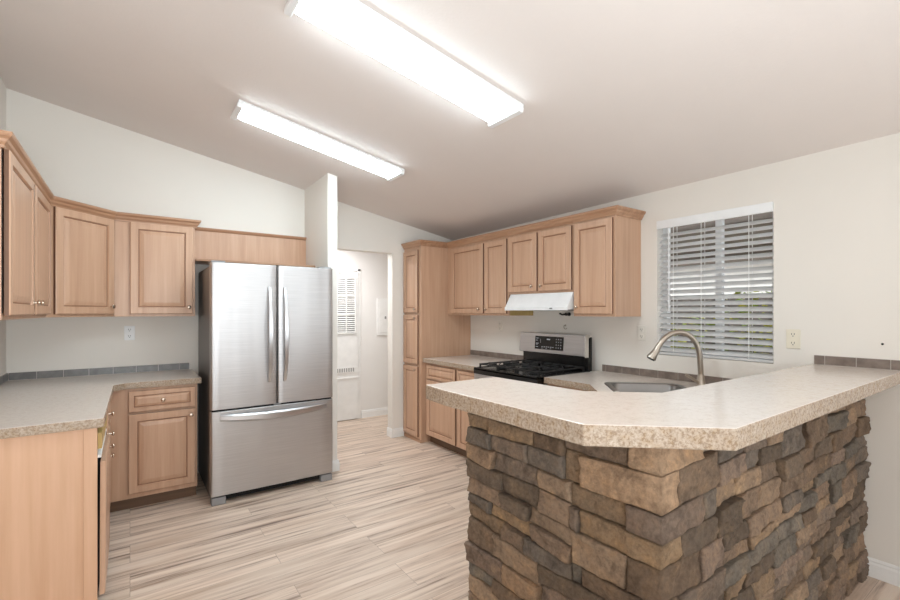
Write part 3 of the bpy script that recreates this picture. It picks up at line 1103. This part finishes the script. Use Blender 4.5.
# ------------------------------------------------------------------ refrigerator
t = thing('refrigerator', 'stainless steel french door refrigerator with a bottom freezer drawer', 'refrigerator', (0.48, 3.675, 0))
W = 0.919
link('cabinet_body', boxes((0.006, W - 0.006, 0.085, 0.80, 0.03, 1.765)), M['steel_side'], t, 0.006)
link('kick_grille', boxes((0.02, W - 0.02, 0.045, 0.084, 0.02, 0.062), *[(0.1 + k * 0.024, 0.112 + k * 0.024, 0.042, 0.0448, 0.028, 0.054) for k in range(30)]), M['dark'], t)


def fdoor(x0, x1, z0, z1):
    bm = bmesh.new()
    pts = []
    n_ = 10
    r = 0.012
    pr = [(x0, 0.078), (x0, 0.012), (x0 + 0.004, 0.004), (x0 + r, 0.0)]
    for k in range(1, n_):
        x = x0 + r + (x1 - x0 - 2 * r) * k / n_
        pr.append((x, -0.003 * math.sin(PI * k / n_)))
    pr += [(x1 - r, 0.0), (x1 - 0.004, 0.004), (x1, 0.012), (x1, 0.078)]
    prism(bm, pr, z0, z1)
    return bm


d1 = link('door', fdoor(0.0, 0.463, 0.70, 1.785), M['steel'], t, 0.003, True)
d2 = link('door', fdoor(0.470, W, 0.70, 1.785), M['steel'], t, 0.003, True)
fz = link('freezer_drawer', fdoor(0.0, W, 0.066, 0.686), M['steel'], t, 0.003, True)
link('gasket', boxes((0.01, W - 0.01, 0.02, 0.0845, 0.6865, 0.6995), (0.4632, 0.4698, 0.02, 0.0845, 0.70, 1.78)), M['dark'], t)
link('trim_clip', boxes((0.44, 0.495, 0.004, 0.0195, 0.688, 0.699)), M['rubber'], t, 0.002)


def vhandle(par, x):
    bm = bmesh.new()
    pts, rr = [], []
    for k in range(25):
        u = k / 24
        z = 0.875 + 0.74 * u
        out = 0.006 + 0.05 * math.sin(PI * u) ** 0.7
        wd = 0.0125 + 0.0075 * math.sin(PI * u)
        loopc = Vector((x, -out, z))
        pts.append((loopc, wd))
    loft(bm, [[(c.x - w_, c.y + 0.004, c.z), (c.x - w_ * 0.7, c.y - 0.007, c.z), (c.x + w_ * 0.7, c.y - 0.007, c.z), (c.x + w_, c.y + 0.004, c.z), (c.x + w_ * 0.6, c.y + 0.012, c.z), (c.x - w_ * 0.6, c.y + 0.012, c.z)] for c, w_ in pts])
    link('handle', bm, M['handle'], par, smooth=True)


vhandle(d1, 0.405)
vhandle(d2, 0.522)
bm = bmesh.new()
loops = []
for k in range(33):
    u = k / 32
    x = 0.058 + (W - 0.116) * u
    out = 0.008 + 0.062 * math.sin(PI * u) ** 0.8
    hgt = 0.022 + 0.009 * math.sin(PI * u)
    zc_ = 0.640 - 0.012 * math.sin(PI * u)
    loops.append([(x, -out + 0.004, zc_ + hgt), (x, -out - 0.007, zc_ + hgt * 0.6), (x, -out - 0.007, zc_ - hgt * 0.6), (x, -out + 0.004, zc_ - hgt), (x, -out + 0.012, zc_ - hgt * 0.6), (x, -out + 0.012, zc_ + hgt * 0.6)])
loft(bm, loops)
link('handle', bm, M['handle'], fz, smooth=True)
for x0, x1 in ((0.004, 0.10), (W - 0.10, W - 0.004)):
    link('foot_cover', boxes((x0, x1, 0.004, 0.084, 0.0, 0.056)), M['rubber'], t, 0.006)
    link('hinge_cover', boxes((x0, x1, 0.03, 0.16, 1.7855, 1.80)), M['rubber'], t, 0.004)

# ------------------------------------------------------------------ stone-clad bar
SX, SY, SYE = 1.232, 0.712, 1.55           # outer planes of the backing, far end
ZS = 1.052
bar = thing('stone_bar', 'stacked ledgestone half wall supporting the raised bar counter', 'bar wall', (0, 0, 0))
bm = bmesh.new()
prism(bm, [(SX, SYE), (SX, SY), (XW - 0.002, SY), (XW - 0.002, 0.868), (1.368, 0.868), (1.368, SYE)], 0, ZS)
link('backing_wall', bm, [M['mortar']], bar)
link('plaster_face', boxes((1.3685, 1.370, 0.872, SYE - 0.002, 0, ZS - 0.002), (1.372, XW - 0.003, 0.8685, 0.8705, CT + 0.001, ZS - 0.002)), M['wall'], bar)

L1 = SYE - SY
L2 = XW - 0.004 - SX
LT = L1 + L2


def smap(s, d):
    if abs(s - L1) < 1e-6:
        return (SX - d, SY - d)
    if s < L1:
        return (SX - d, SYE - s)
    return (SX + s - L1, SY - d)


rnd = random.Random(21)
bands = []
while sum(bands) < ZS - 0.1:
    bands.append(rnd.uniform(0.15, 0.22))
f_ = ZS / sum(bands)
ROWZ = [0]
for h in bands:
    ROWZ.append(ROWZ[-1] + h * f_)
NR = len(bands)


def seam(i, s):
    if i <= 0 or i >= NR:
        return ROWZ[max(0, min(NR, i))]
    return ROWZ[i] + 0.022 * noise.noise(Vector((s * 2.6, i * 7.13, 0.4)))


PALETTE = [(140, 119, 104), (128, 109, 96), (116, 105, 98), (108, 94, 84), (150, 128, 111), (142, 120, 101), (122, 103, 89), (130, 114, 104), (156, 133, 115), (114, 99, 88), (118, 109, 102), (136, 117, 106)]
GOLD = [(164, 137, 110), (156, 131, 108), (170, 141, 118), (152, 127, 108)]
bm = bmesh.new()
lay = bm.loops.layers.float_color.new('stone')


def stone(s0, s1, zlo, zhi, col):
    """zlo, zhi: functions of s; a rounded, rough faced block between s0 and s1"""
    gap = 0.0016
    s0 += gap
    s1 -= gap
    nx = max(6, int((s1 - s0) / 0.010))
    ss = [s0, s0 + 0.004] + [s0 + (s1 - s0) * k / nx for k in range(1, nx)] + [s1 - 0.004, s1]
    if s0 < L1 < s1:
        ss = sorted([s for s in ss if abs(s - L1) > 0.006] + [L1])
    nz = max(5, int((zhi(0.5 * (s0 + s1)) - zlo(0.5 * (s0 + s1))) / 0.010))
    depth = rnd.uniform(0.027, 0.050)
    tx, tz = rnd.uniform(-0.010, 0.010), rnd.uniform(-0.009, 0.009)
    sk0, sk1 = rnd.uniform(-0.014, 0.014), rnd.uniform(-0.014, 0.014)
    seed = rnd.uniform(0, 100)
    er = 0.0045
    hh0 = zhi(0.5 * (s0 + s1)) - zlo(0.5 * (s0 + s1))
    VV = [0, 0.004 / hh0] + [j / nz for j in range(1, nz)] + [1 - 0.004 / hh0, 1]
    nz = len(VV) - 1
    grid = []
    for s in ss:
        colv = []
        a, b = zlo(s) + gap, zhi(s) - gap
        for v in VV:
            z = a + (b - a) * v
            ed = min(s - s0, s1 - s, z - a, b - z)
            e = min(1.0, max(0.0, ed / er))
            prof = math.sqrt(1 - (1 - e) ** 2)
            d = depth - 0.006 * (1 - prof)
            d += (tx * ((s - s0) / (s1 - s0) - 0.5) + tz * (v - 0.5))
            d += 0.0095 * noise.fractal(Vector((s * 15 + seed, z * 24, seed * 1.7)), 0.7, 2.1, 6) * (0.35 + 0.65 * prof)
            d = max(0.006, d)
            sh = (sk0 * (1 - (s - s0) / (s1 - s0)) + sk1 * (s - s0) / (s1 - s0)) * (v - 0.5)
            sc = s
            if not (s0 < L1 < s1):
                sc = min(max(s + sh, 0.0), LT)
                if s1 <= L1 + 1e-6:
                    sc = min(sc, L1 - 0.001)
                if s0 >= L1 - 1e-6:
                    sc = max(sc, L1 + 0.001)
            x, y = smap(sc, d)
            colv.append(bm.verts.new((x, y, z)))
        grid.append(colv)
    back = []
    for i, s in enumerate(ss):
        x, y = smap(s, 0.0005)
        back.append([bm.verts.new((x, y, zlo(s) + gap)), bm.verts.new((x, y, zhi(s) - gap))])
    fs = []
    front_faces = []
    for i in range(len(ss) - 1):
        for j in range(nz):
            fs.append(bm.faces.new((grid[i][j], grid[i + 1][j], grid[i + 1][j + 1], grid[i][j + 1])))
            front_faces.append(fs[-1])
        fs.append(bm.faces.new((back[i][0], back[i + 1][0], grid[i + 1][0], grid[i][0])))
        fs.append(bm.faces.new((grid[i][nz], grid[i + 1][nz], back[i + 1][1], back[i][1])))
    for i in (0, len(ss) - 1):
        for j in range(nz):
            pass
        fs.append(bm.faces.new([back[i][0]] + grid[i] + [back[i][1]]))
    c = srgb(*col)
    k = rnd.uniform(1.0, 1.36)
    c = (c[0] * k, c[1] * k, c[2] * k * 0.92, 1)
    fronts_ = set(front_faces)
    for f in fs:
        f.smooth = f in fronts_
        for lp in f.loops:
            lp[lay] = c


def between(lo, hi, q, k):
    return lambda s: lo(s) + (hi(s) - lo(s)) * (q + 0.06 * noise.noise(Vector((s * 4, k * 3.1, 5.5))))


def rows_of(lo, hi, n_, a, b):
    qs = [0] + sorted((j + rnd.uniform(-0.2, 0.2)) / n_ for j in range(1, n_)) + [1]
    k = rnd.uniform(0, 50)
    fs = [lo] + [between(lo, hi, q, k + j) for j, q in enumerate(qs[1:-1])] + [hi]
    return list(zip(fs[:-1], fs[1:]))


for i in range(NR):
    lo = lambda s, i=i: seam(i, s)
    hi = lambda s, i=i: seam(i + 1, s)
    h_ = ROWZ[i + 1] - ROWZ[i]
    # quoins wrapping the corner, long to one side then to the other
    nq = 2
    left_end, right_end = [], []
    for j, (l_, u_) in enumerate(rows_of(lo, hi, nq, L1, L1)):
        if (i * 2 + j) % 2 == 0:
            ca_, cb_ = L1 - rnd.uniform(0.17, 0.25), L1 + rnd.uniform(0.045, 0.08)
        else:
            ca_, cb_ = L1 - rnd.uniform(0.05, 0.09), L1 + rnd.uniform(0.17, 0.26)
        ccol = rnd.choice(GOLD) if (i == NR - 1 or rnd.random() < 0.12) else rnd.choice(PALETTE)
        stone(ca_, cb_, l_, u_, ccol)
        left_end.append((ca_, l_, u_))
        right_end.append((cb_, l_, u_))
    ja, jb = L1 - 0.25 - rnd.uniform(0, 0.2), L1 + 0.26 + rnd.uniform(0, 0.2)
    for ca_, l_, u_ in left_end:
        if ca_ - ja > 0.02:
            stone(ja, ca_, l_, u_, rnd.choice(PALETTE))
        else:
            ja = min(ja, ca_)
    for cb_, l_, u_ in right_end:
        if jb - cb_ > 0.02:
            stone(cb_, jb, l_, u_, rnd.choice(PALETTE))
    for a, b in ((0.0, ja), (jb, LT)):
        s = a
        while s < b - 0.001:
            e = s + rnd.uniform(0.36, 0.75)
            if b - e < 0.25:
                e = b
            n_ = rnd.choice((2, 3, 3)) if h_ > 0.165 else 2
            for l_, u_ in rows_of(lo, hi, n_, s, e):
                hh_ = u_(s) - l_(s)
                cut_ = [s, e]
                if e - s > 0.52:
                    cut_ = [s, s + (e - s) * rnd.uniform(0.25, 0.42), s + (e - s) * rnd.uniform(0.58, 0.75), e]
                elif e - s > 0.28:
                    cut_ = [s, s + (e - s) * rnd.uniform(0.35, 0.65), e]
                for p_, q_ in zip(cut_[:-1], cut_[1:]):
                    col = rnd.choice(PALETTE)
                    if q_ <= L1 and rnd.random() < 0.04:
                        col = rnd.choice(GOLD)
                    stone(p_, q_, l_, u_, col)
            s = e
link('stone_veneer', bm, M['stone'], bar)

# raised bar counter
ZB1 = 1.115
bm = bmesh.new()
prism(bm, [(1.012, 1.60), (0.998, 1.45), (1.003, 0.785), (1.295, 0.525), (XW - 0.001, 0.535), (XW - 0.001, 0.925), (1.64, 0.925), (1.43, 1.12), (1.40, 1.605)], ZS + 0.003, ZB1, 'z', 0, 1)
o = link('bar_countertop', bm, [M['counter'], M['counter_edge']], bevel=0.004)
tag(o, 'raised pale speckled bar countertop with clipped corners on the stone half wall', 'countertop')
tiles('tile_backsplash', 'brown tile strip standing on the raised bar counter at the right edge', [((XW, 0.905), (XW, 0.50))], ZB1, 0.055, 0.137, M['tile'], 0.088)


# ------------------------------------------------------------------ outlets and small wall fixings
def outlet(label, loc, rot, mat, switch=False):
    t = thing('wall_outlet', label, 'outlet', loc, rot)
    link('cover_plate', boxes((-0.036, 0.036, -0.006, -0.0005, -0.058, 0.058)), mat, t, 0.003)
    for z in (-0.026, 0.026):
        bm = bmesh.new()
        loft(bm, [[(x, y, z + zz) for x, zz, _ in rrect(0.016, 0.0185, 0.012, 0, 4)] for y in (-0.006, -0.0085)])
        r = link('receptacle', bm, mat, t)
        link('slots', boxes((-0.008, -0.0055, -0.0092, -0.0086, z - 0.002, z + 0.009), (0.0055, 0.008, -0.0092, -0.0086, z - 0.002, z + 0.009), (-0.0025, 0.0025, -0.0092, -0.0086, z - 0.011, z - 0.006)), M['dark'], r)


outlet('almond wall outlet to the right of the window', (XW, 1.008, 1.258), -PI / 2, M['almond'])
outlet('white wall outlet between the range wall cabinets and the window', (XW, 1.99, 1.256), -PI / 2, M['plate'])
outlet('white wall outlet over the short countertop by the pantry', (XW, 3.634, 1.268), -PI / 2, M['plate'])
outlet('grey-white wall outlet over the left countertop', (-0.003, YB, 1.248), 0, M['vinyl'])

t = thing('wall_plug', 'small black anchor hole plug in the wall at the right edge', 'wall plug', (XW, 0.615, 1.25))
bm = bmesh.new()
lathe(bm, [(0.0005, 0.006), (0.002, 0.006), (0.003, 0.003)], (0, 0, 0), (-1, 0, 0), 10)
link('plug', bm, M['dark'], t)
t = thing('pipe_stub', 'small dark metal fitting on the wall just under the range hood', 'fitting', (XW, 2.70, 1.40))
bm = bmesh.new()
lathe(bm, [(0.0005, 0.017), (0.006, 0.017), (0.008, 0.009), (0.03, 0.009), (0.032, 0.014), (0.05, 0.014)], (0, 0, 0), (-1, 0, 0), 12)
link('flange', bm, M['iron'], t, smooth=True)
bm = bmesh.new()
tube(bm, [(-0.04, 0.0, 0.0), (-0.04, 0.05, -0.004), (-0.03, 0.085, 0.006)], 0.008, 8)
link('branch', bm, M['iron'], t, smooth=True)
t = thing('wall_hook', 'tiny metal hook on the wall above the range control panel', 'hook', (XW, 2.745, 1.285))
bm = bmesh.new()
lathe(bm, [(0.0005, 0.009), (0.004, 0.008)], (0, 0, 0.012), (-1, 0, 0), 10)
link('plate', bm, M['nickel'], t)
bm = bmesh.new()
tube(bm, catmull([(-0.003, 0, 0.012), (-0.02, 0, 0.01), (-0.026, -0.006, -0.012), (-0.018, -0.016, -0.02), (-0.012, -0.026, -0.012)], 5), 0.0035, 8)
link('hook_wire', bm, M['nickel'], t, smooth=True)
